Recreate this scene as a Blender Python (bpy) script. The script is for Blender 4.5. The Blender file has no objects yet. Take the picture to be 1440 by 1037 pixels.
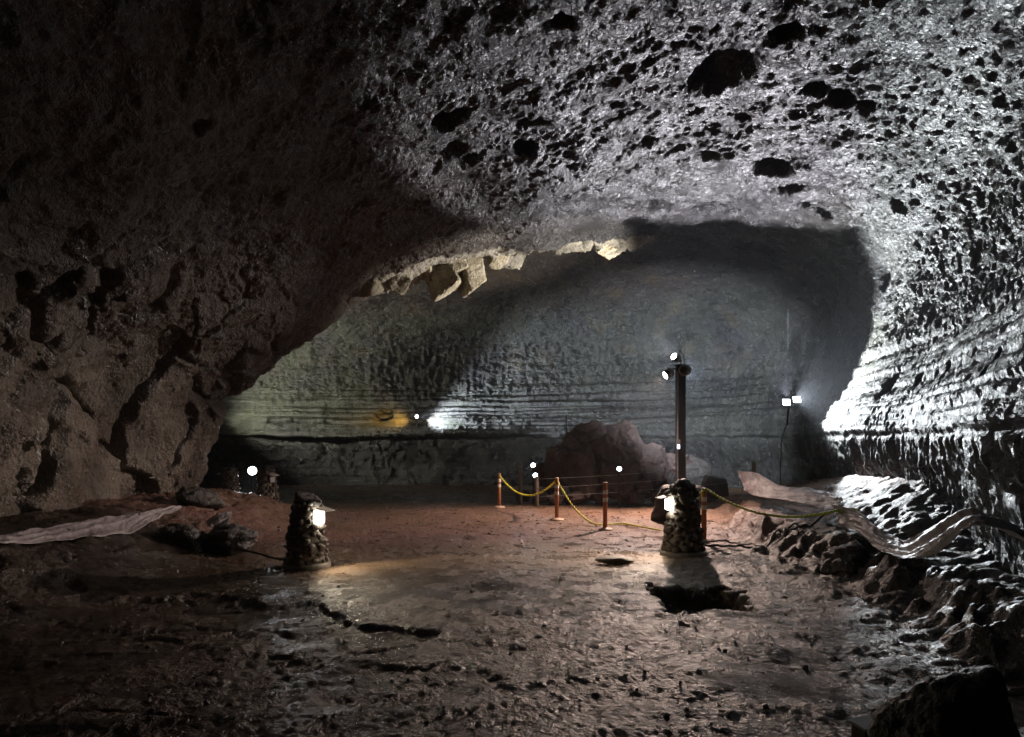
import bpy, bmesh, math, random
import numpy as np
from mathutils import Vector, Matrix

R = math.radians
random.seed(7)
rng = np.random.default_rng(11)
sc = bpy.context.scene
C = sc.collection

# ------------------------------------------------------------------ camera
FPX, UC, VH, EYE = 1000.0, 720.0, 620.0, 1.6          # 1440 px wide picture, horizon row 620, eye 1.6 m
cam = bpy.data.cameras.new("camera")
cam.sensor_width = 36.0
cam.lens = 36.0 * FPX / 1440.0
cam.shift_y = (VH - 518.5) / 1440.0
cam.clip_start = 0.05
cam.clip_end = 200.0
cam_ob = bpy.data.objects.new("camera", cam)
C.objects.link(cam_ob)
cam_ob.location = (0, 0, EYE)
cam_ob.rotation_euler = (R(90), 0, 0)
sc.camera = cam_ob

# ------------------------------------------------------------------ world: underground, no sky
world = bpy.data.worlds.new("World")
sc.world = world
world.use_nodes = True
world.node_tree.nodes["Background"].inputs[0].default_value = (0.5, 0.5, 0.55, 1)
world.node_tree.nodes["Background"].inputs[1].default_value = 0.004
sc.view_settings.view_transform = 'Standard'
sc.view_settings.look = 'None'
sc.view_settings.exposure = 0.0
sc.view_settings.gamma = 1.0
sc.cycles.use_denoising = True
sc.cycles.max_bounces = 3
sc.cycles.diffuse_bounces = 1
sc.cycles.glossy_bounces = 2
sc.cycles.volume_bounces = 0
sc.cycles.sample_clamp_indirect = 2.0
sc.cycles.sample_clamp_direct = 12.0
sc.cycles.use_light_tree = True

# light levels (watts)
P_FLOOD = 9000
P_FLOOD_UP = 4800
P_POLE_UP = 1700
P_POLE_LIP = 2400
P_POLE_FLOOR = 1900
P_POLE_BACK = 6000
P_POLE_LEFT = 1100
P_WALL_COOL = 1900
P_WALL_WARM = 80
P_BOLLARD = 90
P_FAR_BOLLARD = 220
P_HIDDEN = 1400

def at(u, v, Y):
    return Vector(((u - UC) / FPX * Y, Y, EYE + (VH - v) / FPX * Y))

# ------------------------------------------------------------------ noise
_pr = np.random.default_rng(3)
PERM = _pr.permutation(256).astype(np.int32)
PERM = np.concatenate([PERM, PERM, PERM])
_g = _pr.normal(size=(256, 3)).astype(np.float32)
GRAD = _g / np.linalg.norm(_g, axis=1, keepdims=True)

def pnoise(p, seed=0):
    """gradient noise, p (N,3) float32, about -0.7..0.7"""
    p = p.astype(np.float32) + np.float32(seed * 17.31)
    i = np.floor(p).astype(np.int32)
    f = p - i
    i &= 255
    w = f * f * f * (f * (f * 6 - 15) + 10)
    out = np.zeros(len(p), np.float32)
    for dx in (0, 1):
        wx = w[:, 0] if dx else 1 - w[:, 0]
        a = PERM[i[:, 0] + dx]
        for dy in (0, 1):
            wy = w[:, 1] if dy else 1 - w[:, 1]
            b = PERM[a + i[:, 1] + dy]
            for dz in (0, 1):
                wz = w[:, 2] if dz else 1 - w[:, 2]
                g = GRAD[PERM[b + i[:, 2] + dz]]
                d = g[:, 0] * (f[:, 0] - dx) + g[:, 1] * (f[:, 1] - dy) + g[:, 2] * (f[:, 2] - dz)
                out += wx * wy * wz * d
    return out

def fbm(p, sc_, octv, seed=0, gain=0.5):
    o = 0; a = 1.0; q = p * np.float32(sc_)
    for k in range(octv):
        o = o + a * pnoise(q, seed + k)
        q = q * np.float32(2.03); a *= gain
    return o

def billow(p, sc_, seed=0):
    return np.abs(pnoise(p * np.float32(sc_), seed)) * 2.2

def worley(p, seed=0):
    """returns F1, F2 and a random value of the nearest cell"""
    p = p.astype(np.float32)
    i = np.floor(p).astype(np.int32)
    f1 = np.full(len(p), 9, np.float32); f2 = f1.copy(); val = np.zeros(len(p), np.float32)
    for dx in (-1, 0, 1):
        for dy in (-1, 0, 1):
            for dz in (-1, 0, 1):
                c = i + np.array([dx, dy, dz], np.int32)
                h = PERM[PERM[PERM[(c[:, 0] + seed) & 255] + (c[:, 1] & 255)] + (c[:, 2] & 255)]
                off = (GRAD[h] * 0.45 + 0.5)
                d = np.sqrt(((c + off - p) ** 2).sum(1))
                m = d < f1
                f2 = np.where(m, f1, np.minimum(f2, d))
                val = np.where(m, h / 255.0, val)
                f1 = np.where(m, d, f1)
    return f1, f2, val.astype(np.float32)

def sstep(a, b, x):
    t = np.clip((x - a) / (b - a), 0, 1)
    return t * t * (3 - 2 * t)

# ------------------------------------------------------------------ mesh helpers
def grid_mesh(name, P, flip=False):
    S, T = P.shape[:2]
    me = bpy.data.meshes.new(name)
    n = S * T
    me.vertices.add(n)
    me.vertices.foreach_set("co", P.reshape(-1).astype(np.float32))
    a = (np.arange(S - 1)[:, None] * T + np.arange(T - 1)[None]).reshape(-1)
    q = np.stack([a, a + 1, a + T + 1, a + T], 1)
    if flip: q = q[:, ::-1]
    nq = len(q)
    me.loops.add(nq * 4)
    me.loops.foreach_set("vertex_index", q.reshape(-1).astype(np.int32))
    me.polygons.add(nq)
    me.polygons.foreach_set("loop_start", (np.arange(nq) * 4).astype(np.int32))
    me.polygons.foreach_set("use_smooth", np.ones(nq, bool))
    me.update(calc_edges=True)
    return me

def grid_normals(P):
    du = np.gradient(P, axis=0); dv = np.gradient(P, axis=1)
    n = np.cross(du, dv)
    return n / (np.linalg.norm(n, axis=2, keepdims=True) + 1e-9)

def attr(me, name, vals):
    a = me.attributes.new(name, 'FLOAT', 'POINT')
    a.data.foreach_set("value", vals.reshape(-1).astype(np.float32))

def link(name, me, m, parent=None):
    o = bpy.data.objects.new(name, me)
    if m is not None and len(me.materials) == 0: me.materials.append(m)
    C.objects.link(o)
    if parent is not None: o.parent = parent
    return o

def obj(name, bm, m, parent=None, smooth=False):
    me = bpy.data.meshes.new(name)
    if smooth:
        for f in bm.faces: f.smooth = True
    bm.to_mesh(me); bm.free()
    return link(name, me, m, parent)

def tag(o, label, cat, group=None):
    o['label'] = label; o['category'] = cat
    if group: o['group'] = group
    return o

def thing(name, label, cat, loc=(0, 0, 0), rz=0, group=None):
    o = bpy.data.objects.new(name, None); C.objects.link(o)
    o.empty_display_size = 0.1
    o.location = loc; o.rotation_euler = (0, 0, rz)
    return tag(o, label, cat, group)

def bx(bm, c, s, bevel=0.0, M=None):
    r = bmesh.ops.create_cube(bm, size=1.0)
    mat_ = Matrix.Translation(c) @ Matrix.Diagonal((*s, 1))
    if M is not None: mat_ = M @ mat_
    bmesh.ops.transform(bm, matrix=mat_, verts=r['verts'])
    if bevel:
        e = list({e for v in r['verts'] for e in v.link_edges})
        bmesh.ops.bevel(bm, geom=e, offset=bevel, segments=2, affect='EDGES')

def frame_of(d):
    d = Vector(d).normalized()
    return d.to_track_quat('Z', 'Y').to_matrix().to_4x4()

def lathe(bm, prof, seg=20, M=None, cap=True):
    rings = []
    for r, z in prof:
        rings.append([bm.verts.new((r * math.cos(2 * math.pi * k / seg), r * math.sin(2 * math.pi * k / seg), z)) for k in range(seg)])
    for a, b in zip(rings, rings[1:]):
        for k in range(seg):
            bm.faces.new((a[k], a[(k + 1) % seg], b[(k + 1) % seg], b[k]))
    if cap:
        bm.faces.new(rings[0][::-1]); bm.faces.new(rings[-1])
    if M is not None:
        bmesh.ops.transform(bm, matrix=M, verts=[v for r in rings for v in r])

def tube(bm, pts, r, seg=8, closed=False):
    pts = [Vector(p) for p in pts]; n = len(pts); rings = []
    for i, p in enumerate(pts):
        if closed: t = pts[(i + 1) % n] - pts[i - 1]
        else: t = pts[min(i + 1, n - 1)] - pts[max(i - 1, 0)]
        t.normalize()
        up = Vector((0, 0, 1)) if abs(t.z) < 0.9 else Vector((1, 0, 0))
        a = t.cross(up).normalized(); b = t.cross(a)
        rr = r[i] if isinstance(r, (list, tuple)) else r
        rings.append([bm.verts.new(p + (a * math.cos(2 * math.pi * k / seg) + b * math.sin(2 * math.pi * k / seg)) * rr) for k in range(seg)])
    rg = list(zip(rings, rings[1:])) + ([(rings[-1], rings[0])] if closed else [])
    for a, b in rg:
        for k in range(seg):
            bm.faces.new((a[k], a[(k + 1) % seg], b[(k + 1) % seg], b[k]))
    if not closed:
        bm.faces.new(rings[0][::-1]); bm.faces.new(rings[-1])

# ------------------------------------------------------------------ materials
def new_mat(name):
    m = bpy.data.materials.new(name); m.use_nodes = True
    nt = m.node_tree
    return m, nt, nt.nodes["Principled BSDF"]

def nd(nt, t, **kw):
    n = nt.nodes.new(t)
    for k, v in kw.items(): setattr(n, k, v)
    return n

def ramp(nt, fac, stops):
    r = nd(nt, 'ShaderNodeValToRGB')
    el = r.color_ramp.elements
    while len(el) < len(stops): el.new(0.5)
    for e, (p, c) in zip(el, stops):
        e.position = p; e.color = (*c, 1)
    nt.links.new(fac, r.inputs[0])
    return r.outputs[0]

def noise(nt, vec, scale, detail=4, rough=0.55):
    n = nd(nt, 'ShaderNodeTexNoise')
    n.inputs['Scale'].default_value = scale; n.inputs['Detail'].default_value = detail
    n.inputs['Roughness'].default_value = rough
    nt.links.new(vec, n.inputs['Vector'])
    return n.outputs['Fac']

def mixc(nt, fac, a, b):
    m = nd(nt, 'ShaderNodeMix', data_type='RGBA')
    for s, v in ((0, fac), (6, a), (7, b)):
        if isinstance(v, (int, float)): m.inputs[s].default_value = v
        elif isinstance(v, tuple): m.inputs[s].default_value = (*v, 1)
        else: nt.links.new(v, m.inputs[s])
    return m.outputs[2]

def mapr(nt, v, a, b, c, d):
    m = nd(nt, 'ShaderNodeMapRange')
    nt.links.new(v, m.inputs[0])
    for k, x in enumerate((a, b, c, d)): m.inputs[k + 1].default_value = x
    return m.outputs[0]

def math_(nt, op, a, b):
    m = nd(nt, 'ShaderNodeMath', operation=op)
    for k, v in enumerate((a, b)):
        if isinstance(v, (int, float)): m.inputs[k].default_value = v
        else: nt.links.new(v, m.inputs[k])
    return m.outputs[0]

def attr_node(nt, name):
    a = nd(nt, 'ShaderNodeAttribute'); a.attribute_name = name
    return a.outputs['Fac']

def rock_mat(name, stops, rough=(0.25, 0.55), bump=(60, 0.012), bump2=(18, 0.02), cscale=1.6, tints=(), local=False, wet=None, spec=0.5, wetr=0.42):
    m, nt, b = new_mat(name)
    if local:
        vec = nd(nt, 'ShaderNodeTexCoord').outputs['Object']
    else:
        vec = nd(nt, 'ShaderNodeNewGeometry').outputs['Position']
    n1 = noise(nt, vec, cscale, 7, 0.65)
    n2 = noise(nt, vec, cscale * 9, 4, 0.6)
    f = math_(nt, 'ADD', math_(nt, 'MULTIPLY', n1, 0.65), math_(nt, 'MULTIPLY', n2, 0.35))
    col = ramp(nt, f, stops)
    for a, c in tints:
        fac = math_(nt, 'MULTIPLY', attr_node(nt, a), mapr(nt, n1, 0.3, 0.6, 0.45, 1.0))
        col = mixc(nt, fac, col, c)
    if wet:
        wf = math_(nt, 'MULTIPLY', attr_node(nt, wet), mapr(nt, noise(nt, vec, cscale * 1.7, 5, 0.6), 0.35, 0.6, 0.35, 0.72))
        mu = nd(nt, 'ShaderNodeMix', data_type='RGBA', blend_type='MULTIPLY')
        nt.links.new(wf, mu.inputs[0]); nt.links.new(col, mu.inputs[6]); mu.inputs[7].default_value = (.12, .12, .12, 1)
        col = mu.outputs[2]
    nt.links.new(col, b.inputs['Base Color'])
    rn = mapr(nt, noise(nt, vec, cscale * 2.3, 5, 0.6), 0.35, 0.65, rough[0], rough[1])
    if wet:
        rn = math_(nt, 'MULTIPLY', rn, mapr(nt, attr_node(nt, wet), 0, 1, 1.0, wetr))
    nt.links.new(rn, b.inputs['Roughness'])
    b.inputs['Specular IOR Level'].default_value = spec
    h1 = noise(nt, vec, bump[0], 4, 0.6)
    h2 = noise(nt, vec, bump2[0], 3, 0.55)
    hh = math_(nt, 'ADD', math_(nt, 'MULTIPLY', h1, bump[1]), math_(nt, 'MULTIPLY', h2, bump2[1]))
    bp = nd(nt, 'ShaderNodeBump')
    bp.inputs['Strength'].default_value = 1.0; bp.inputs['Distance'].default_value = 1.0
    nt.links.new(hh, bp.inputs['Height'])
    nt.links.new(bp.outputs[0], b.inputs['Normal'])
    return m

def plain_mat(name, col, rough=0.5, metal=0.0, var=0.25, scale=14, bump=0.0):
    m, nt, b = new_mat(name)
    vec = nd(nt, 'ShaderNodeTexCoord').outputs['Object']
    n1 = noise(nt, vec, scale, 5, 0.6)
    dark = tuple(c * (1 - var) for c in col); lite = tuple(min(1, c * (1 + var)) for c in col)
    nt.links.new(ramp(nt, n1, [(0.3, dark), (0.7, lite)]), b.inputs['Base Color'])
    nt.links.new(mapr(nt, n1, 0.3, 0.7, rough * 0.8, min(1, rough * 1.2)), b.inputs['Roughness'])
    b.inputs['Metallic'].default_value = metal
    if bump:
        bp = nd(nt, 'ShaderNodeBump'); bp.inputs['Distance'].default_value = bump
        nt.links.new(n1, bp.inputs['Height']); nt.links.new(bp.outputs[0], b.inputs['Normal'])
    return m

def glow_mat(name, col, strength):
    m, nt, b = new_mat(name)
    b.inputs['Base Color'].default_value = (*col, 1)
    b.inputs['Emission Color'].default_value = (*col, 1)
    b.inputs['Emission Strength'].default_value = strength
    return m

M_CAVE = rock_mat("cave_basalt", [(0.3, (0.012, 0.011, 0.011)), (0.5, (0.036, 0.034, 0.034)), (0.72, (0.085, 0.078, 0.076))],
                  rough=(0.22, 0.5), bump=(60, 0.022), bump2=(21, 0.065), cscale=0.9,
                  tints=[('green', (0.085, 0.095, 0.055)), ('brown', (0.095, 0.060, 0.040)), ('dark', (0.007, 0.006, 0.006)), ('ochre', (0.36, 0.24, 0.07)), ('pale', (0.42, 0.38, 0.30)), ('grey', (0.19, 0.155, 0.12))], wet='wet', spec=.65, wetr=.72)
M_FLOOR = rock_mat("floor_basalt", [(0.3, (0.021, 0.010, 0.004)), (0.5, (0.068, 0.038, 0.018)), (0.72, (0.135, 0.08, 0.040))],
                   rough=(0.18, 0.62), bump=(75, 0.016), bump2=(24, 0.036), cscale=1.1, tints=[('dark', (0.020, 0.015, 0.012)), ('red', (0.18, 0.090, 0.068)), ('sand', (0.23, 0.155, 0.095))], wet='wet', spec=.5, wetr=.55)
M_BOULDER = rock_mat("boulder_basalt", [(0.3, (0.018, 0.010, 0.008)), (0.5, (0.055, 0.032, 0.026)), (0.72, (0.11, 0.068, 0.056))],
                     rough=(0.6, 0.85), bump=(40, 0.02), bump2=(11, 0.06), cscale=2.2, local=True)
M_DARKROCK = rock_mat("dark_wet_rock", [(0.3, (0.02, 0.017, 0.015)), (0.5, (0.045, 0.037, 0.032)), (0.72, (0.085, 0.07, 0.06))],
                      rough=(0.4, 0.7), bump=(50, 0.016), bump2=(16, 0.05), cscale=2.5, local=True)
M_STONE = rock_mat("bollard_stone", [(0.3, (0.035, 0.027, 0.021)), (0.5, (0.10, 0.08, 0.062)), (0.72, (0.20, 0.165, 0.13))],
                   rough=(0.45, 0.75), bump=(60, 0.004), bump2=(25, 0.006), cscale=6)
M_PALE = rock_mat("pale_block_rock", [(0.3, (0.10, 0.08, 0.045)), (0.5, (0.32, 0.27, 0.18)), (0.72, (0.46, 0.42, 0.34))],
                  rough=(0.6, 0.85), bump=(36, 0.03), bump2=(9, 0.08), cscale=2.6, local=True)
M_BLACK = plain_mat("black_painted_steel", (0.007, 0.007, 0.008), 0.55)
M_GREYM = plain_mat("grey_metal", (0.28, 0.28, 0.28), 0.4, 0.6)
M_RUBBER = plain_mat("black_rubber", (0.015, 0.015, 0.015), 0.45)
M_POST = plain_mat("orange_plastic", (0.40, 0.16, 0.07), 0.6)
M_BAND = plain_mat("reflective_band", (0.75, 0.72, 0.62), 0.4)
M_PBASE = plain_mat("post_base_plastic", (0.38, 0.26, 0.18), 0.6)
M_CHAIN = plain_mat("yellow_plastic_chain", (0.72, 0.66, 0.05), 0.4, var=0.1)
M_CHAING = plain_mat("lime_plastic_chain", (0.50, 0.62, 0.05), 0.4, var=0.1)
M_CONC = plain_mat("concrete", (0.27, 0.24, 0.20), 0.75, bump=0.01, scale=30)
M_WOOD = plain_mat("weathered_wood", (0.16, 0.12, 0.09), 0.8, bump=0.01)
M_SIGN = plain_mat("sign_plate", (0.55, 0.57, 0.58), 0.4, var=0.06)
M_SIGNB = plain_mat("sign_body", (0.13, 0.11, 0.09), 0.6)
M_COOL = glow_mat("cool_lens", (0.85, 0.93, 1.0), 60)
M_WARM = glow_mat("warm_lens", (1.0, 0.93, 0.80), 40)
M_PINKW = glow_mat("pole_lens", (1.0, 0.95, 0.92), 50)
M_SMALL = glow_mat("small_lens", (0.80, 0.88, 1.0), 30)
M_BLUE = glow_mat("status_display", (0.55, 0.68, 1.0), 6)

def tarp_mat():
    m, nt, b = new_mat("pinkish_plastic_sheet")
    vec = nd(nt, 'ShaderNodeTexCoord').outputs['Object']
    n1 = noise(nt, vec, 3, 6, 0.65)
    nt.links.new(ramp(nt, n1, [(0.3, (0.20, 0.165, 0.17)), (0.55, (0.40, 0.35, 0.36)), (0.75, (0.55, 0.50, 0.51))]), b.inputs['Base Color'])
    b.inputs['Roughness'].default_value = 0.27
    bp = nd(nt, 'ShaderNodeBump'); bp.inputs['Distance'].default_value = 0.02
    nt.links.new(noise(nt, vec, 22, 4, 0.6), bp.inputs['Height']); nt.links.new(bp.outputs[0], b.inputs['Normal'])
    return m
M_TARP = tarp_mat()

# ------------------------------------------------------------------ cave shell: one swept rock surface
ST = [((-5.5, -9), (3.5, -9)), ((-5.8, 0), (3.5, 0)), ((-6.3, 5), (4.2, 5)), ((-6.7, 9), (5.6, 9)), ((-6.7, 11.5), (6.5, 12.5)),
      ((-6.45, 13.2), (7.2, 16)), ((-6.4, 14.0), (7.5, 18)), ((-6.6, 14.6), (7.0, 20.3)), ((-7.0, 15.1), (5.2, 22.9)),
      ((-7.6, 15.5), (1.0, 25.0)), ((-8.6, 15.8), (-5, 25.8)), ((-10.5, 16), (-11, 25.8)), ((-14, 16), (-18, 25.2)), ((-20, 16), (-26, 24))]
PN = [(.0, -0.7), (.004, 0.6), (.026, 1.75), (-.012, 2.7), (-.05, 3.9), (-.03, 5.15), (.09, 6.2), (.27, 6.45), (.47, 6.1), (.65, 5.42), (.78, 4.45), (.93, 2.9), (.985, 1.4), (1.0, -0.7)]
PF = [(.0, -0.7), (.004, 0.6), (.026, 1.75), (-.012, 2.7), (-.05, 3.9), (-.03, 5.3), (.09, 6.7), (.27, 7.6), (.47, 7.9), (.66, 7.5), (.82, 6.3), (.95, 4.0), (.99, 1.6), (1.0, -0.7)]

def cr_weights(x, n):
    W = np.zeros((len(x), n))
    i = np.clip(np.floor(x).astype(int), 0, n - 2); f = x - i
    w = [-.5 * f + f**2 - .5 * f**3, 1 - 2.5 * f**2 + 1.5 * f**3, .5 * f + 2 * f**2 - 1.5 * f**3, -.5 * f**2 + .5 * f**3]
    for k in range(4):
        np.add.at(W, (np.arange(len(x)), np.clip(i - 1 + k, 0, n - 1)), w[k])
    return W

def shell_base():
    cnt = [10, 20, 100, 110, 110, 80, 85, 100, 140, 150, 120, 55, 12]
    s = np.concatenate([k + np.arange(c) / c for k, c in enumerate(cnt)] + [[13.0]])
    prof = np.array(PN); n = len(prof)
    tt = np.linspace(0, n - 1, 3000)
    pl = cr_weights(tt, n) @ (prof * np.array([13.0, 1.0]))
    L = np.concatenate([[0], np.cumsum(np.linalg.norm(np.diff(pl, axis=0), axis=1))])
    t = np.interp(np.linspace(0, L[-1], 790), L, tt)
    Ws, Wt = cr_weights(s, len(ST)), cr_weights(t, n)
    def net(pr):
        P = np.zeros((len(ST), n, 3))
        for k, (I, O) in enumerate(ST):
            I = np.array(I, float); O = np.array(O, float)
            for j, (w, z) in enumerate(pr):
                P[k, j, :2] = O + (I - O) * w; P[k, j, 2] = z
        return np.einsum('sk,kjc,tj->stc', Ws, P, Wt)
    A, B = net(PN), net(PF)
    w = (Wt @ prof[:, 0])
    sw = s[:, None] + 0 * w[None]
    ww = w[None] + 0 * s[:, None]
    shp = sw.shape
    q = A.reshape(-1, 3).copy(); q[:, 2] *= 0.3
    jag = (fbm(q, 0.35, 4, 5) * 0.9).reshape(shp)
    b = sstep(6.15, 6.5, sw + jag * 0.55) * sstep(.26, .40, ww)
    P = A + (B - A) * b[..., None]
    return P, sw, ww, b, sw + jag * .55

# recesses in the rock: (x, y, z, radius, depth)
DENTS = [(2.77, 9.25, 6.32, 0.54, 0.5), (-0.85, 9.47, 5.82, 0.28, 0.31), (0.26, 10.25, 6.13, 0.25, 0.27), (0.22, 11.18, 6.22, 0.2, 0.22), (2.95, 14.73, 6.43, 0.41, 0.4), (2.5, 14.69, 6.39, 0.24, 0.26),
         (3.32, 11.84, 6.24, 0.26, 0.29), (3.57, 11.7, 6.23, 0.19, 0.21), (4.43, 12.13, 6.21, 0.34, 0.37), (5.06, 12.97, 6.14, 0.34, 0.35), (5.68, 13.86, 6.15, 0.28, 0.3), (0.5, 7.73, 6.12, 0.19, 0.2),
         (1.53, 10.19, 6.39, 0.14, 0.16), (4.15, 9.66, 6.38, 0.21, 0.23), (4.51, 9.7, 6.3, 0.21, 0.23), (4.77, 9.63, 6.13, 0.19, 0.21), (3.18, 8.37, 6.37, 0.22, 0.24), (6.45, 12.29, 2.5, 0.2, 0.22),
         (6.5, 12.13, 2.67, 0.16, 0.17), (6.17, 10.82, 2.52, 0.15, 0.17), (5.92, 9.99, 2.5, 0.14, 0.15), (5.7, 9.34, 2.53, 0.12, 0.13), (4.81, 7.23, 2.34, 0.12, 0.13), (4.97, 7.31, 2.48, 0.12, 0.13),
         (6.79, 11.13, 4.03, 0.12, 0.13), (7.39, 14.21, 4.8, 0.31, 0.3), (5.96, 13.86, 6.03, 0.28, 0.25), (-0.86, 10.75, 5.95, 0.28, 0.3), (-0.62, 11.25, 5.93, 0.25, 0.27), (4.12, 14.7, 6.42, 0.32, 0.3),
         (4.69, 15.13, 6.44, 0.21, 0.23), (2.18, 11.46, 6.36, 0.16, 0.18), (1.67, 13.33, 6.2, 0.13, 0.15), (-0.51, 8.48, 5.93, 0.12, 0.13), (0.91, 11.43, 6.17, 0.14, 0.15), (6.28, 11.62, 5.44, 0.21, 0.23),
         (-4.63, 25.74, 2.5, 0.33, 0.2)]

def build_shell():
    P, sw, ww, lip, sj = shell_base()
    shp = sw.shape
    flat = lambda a: a.reshape(-1)
    p0 = P.reshape(-1, 3).astype(np.float32)
    N = grid_normals(P)
    cen = np.array([0.0, 8.0, 2.5])
    if (N[200, 400] * (cen - P[200, 400])).sum() < 0: N = -N
    z = p0[:, 2]; w = flat(ww); s = flat(sw)
    outer = sstep(.13, .02, w); inner = sstep(.72, .9, w); ceil = np.clip(1 - outer - inner, 0, 1)
    # large forms
    d = 0.34 * fbm(p0, 0.28, 3, 1) * (0.35 + 0.65 * np.clip(ceil + inner, 0, 1))
    d += 0.13 * fbm(p0, 0.9, 3, 9) * (0.25 + 0.75 * np.clip(ceil + inner, 0, 1))
    # shelf and flow lines along the outer wall
    q = p0.copy(); q[:, 2] *= 5; q[:, :2] *= 0.10
    st = fbm(q, 1.0, 3, 21)
    zz = z + 0.13 * fbm(p0, 0.3, 4, 4, .6)
    shelf = sstep(1.70, 1.78, zz) * (1 - sstep(1.8, 3.0, zz))
    band = sstep(1.65, 1.8, zz) * (1 - sstep(3.0, 4.0, zz))
    fz = sstep(5.8, 7.0, s)
    d += outer * ((0.07 + .15 * fz) * shelf + (0.085 + .15 * fz) * st * band + 0.02 * st * (1 - band))
    q2 = p0.copy(); q2[:, 2] *= 17; q2[:, :2] *= 0.2
    d += outer * band * (.035 + .005 * fz) * pnoise(q2, 31) * sstep(3.2, 2.2, zz)
    P1 = P + N * d.reshape(shp)[..., None]
    N = grid_normals(P1)
    if (N[200, 400] * (cen - P[200, 400])).sum() < 0: N = -N
    p1 = P1.reshape(-1, 3).astype(np.float32)
    d = np.zeros(len(p1), np.float32)
    # flow ridges sweeping over the ceiling
    q = np.stack([p1[:, 0] * .75 + p1[:, 1] * .65, (p1[:, 1] * .75 - p1[:, 0] * .65) * .28, p1[:, 2] * .6], 1)
    fl = pnoise(q * np.float32(2.4), 41)
    d += (0.05 * (1 - np.abs(fl) * 2.6)) * ceil * 0.8
    m = ceil + 0.5 * inner + 0.85 * outer * sstep(2.9, 3.8, z)
    wp = p1 + 0.12 * np.stack([pnoise(p1 * np.float32(1.7), 60 + k) for k in range(3)], 1)
    wa = np.stack([wp[:, 0] * .70 + wp[:, 1] * .71, (wp[:, 1] * .70 - wp[:, 0] * .71) * .5, wp[:, 2]], 1)
    d += m * (0.026 * billow(wp, 2.3, 51) + 0.055 * pnoise(wa * np.float32(5.0), 52) + 0.062 * billow(wa, 12.5, 53))
    # vertical drip ribs on the right wall
    q = p1.copy(); q[:, 2] *= 0.28
    rib = np.clip(outer + .5 * ceil * sstep(.3, .1, w), 0, 1) * sstep(2.7, 3.5, z) * sstep(6.2, 4.6, z)
    d += rib * (0.06 * billow(q, 4.5, 71) + 0.03 * billow(q, 11, 72))
    low = outer * sstep(1.72, 1.6, z)
    d += low * (1 - .6 * fz) * (0.06 * billow(q, 2.2, 73) + .05 * billow(q, 8, 76) + .06 * pnoise(p1 * np.float32(1.6), 78))
    # pitted far wall
    d += outer * (0.03 * billow(p1, 7, 74) + .03 * fz * billow(wp, 3, 77))
    # blocky fractured rock on the inner (left) wall
    mi = inner * sstep(5.2, 3.6, z)
    k = np.nonzero(mi > 0.01)[0]
    wq = p1[k] + np.stack([.8 * pnoise(p1[k] * np.float32(.55), 80 + j) + .22 * pnoise(p1[k] * np.float32(2.1), 84 + j) for j in range(3)], 1)
    f1, f2, v = worley(wq * np.array([.75, .75, 0.42], np.float32), 5)
    d[k] += mi[k] * (0.30 * (v - .5) - 0.20 * sstep(.10, 0.0, f2 - f1))
    f1, f2, v = worley(wq * np.array([1.7, 1.7, 1.1], np.float32), 9)
    cm = sstep(-.1, .25, pnoise(p1[k] * np.float32(.6), 88))
    d[k] += mi[k] * cm * (0.14 * (v - .5) - 0.08 * sstep(.08, 0.0, f2 - f1))
    d[k] += mi[k] * .11 * fbm(p1[k], 2.2, 5, 95, .6)
    # ragged broken rock at the lip
    lp = flat(lip); band = np.exp(-((s - 6.1) / .3) ** 2) * sstep(.26, .34, w) * sstep(.8, .72, w)
    k = np.nonzero(band > 0.02)[0]
    f1, f2, v = worley(p1[k] * np.float32(1.5), 3)
    d[k] += band[k] * (0.34 * (v - .5) - .1 * sstep(.12, 0, f2 - f1))
    f1, f2, v = worley(p1[k] * np.float32(3.6), 8)
    d[k] += band[k] * (0.16 * (v - .5) - .05 * sstep(.12, 0, f2 - f1))
    # recesses
    dent = np.zeros(len(p1), np.float32)
    jit = 1 + 0.5 * fbm(p1, 1.3, 3, 91)
    rg = np.random.default_rng(5)
    cand = np.nonzero((ceil > .8) & (p1[:, 1] > 7) & (s < 6.2) & (w < .75))[0]
    extra = [(*p1[c], r, r * .9) for c, r in zip(rg.choice(cand, 14), rg.uniform(.06, .13, 14))]
    for (x, y, zc, r, dep) in DENTS + extra:
        rr = np.sqrt(((p1 - np.array([x, y, zc], np.float32)) ** 2).sum(1)) / r * jit
        dent = np.maximum(dent, dep * sstep(1.12, 0.55, rr))
    d -= dent
    P2 = P1 + N * d.reshape(shp)[..., None]
    me = grid_mesh("cave_wall", P2)
    p2 = P2.reshape(-1, 3).astype(np.float32)
    big = fbm(p2, 0.5, 3, 101)
    far = sstep(6.6, 7.6, s)
    green = outer * (.30 + .5 * sstep(1.5, -6, p2[:, 0])) * sstep(-.4, .2, big) + 0.3 * inner
    attr(me, 'green', np.clip(green, 0, 1))
    attr(me, 'brown', np.clip(inner * .8 + ceil * sstep(.45, .7, w) * .8 + ceil * far * .6, 0, 1))
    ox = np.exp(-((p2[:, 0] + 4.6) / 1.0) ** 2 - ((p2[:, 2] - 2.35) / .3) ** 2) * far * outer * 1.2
    ox += ceil * sstep(.36, .42, w) * sstep(5.9, 6.3, s) * sstep(7.4, 6.6, s) * sstep(.05, .3, fbm(p2, 0.8, 3, 111)) * .8
    ox += far * np.clip(outer + ceil, 0, 1) * sstep(3.2, 4.6, z) * sstep(.05, .5, fbm(p2, 1.1, 4, 113)) * .12
    attr(me, 'dark', np.clip(outer * far * sstep(1.72, 1.6, z) * 1.0 + far * ceil * sstep(5.2, 6.4, z) * .55, 0, 1))  # shade under the shelf and in the far upper recess, put into rock colour
    attr(me, 'grey', np.clip(inner * sstep(.88, .95, w) * sstep(5.0, 3.0, z) * sstep(-.3, .25, fbm(p2, .9, 4, 117)), 0, 1) * .85)
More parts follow.
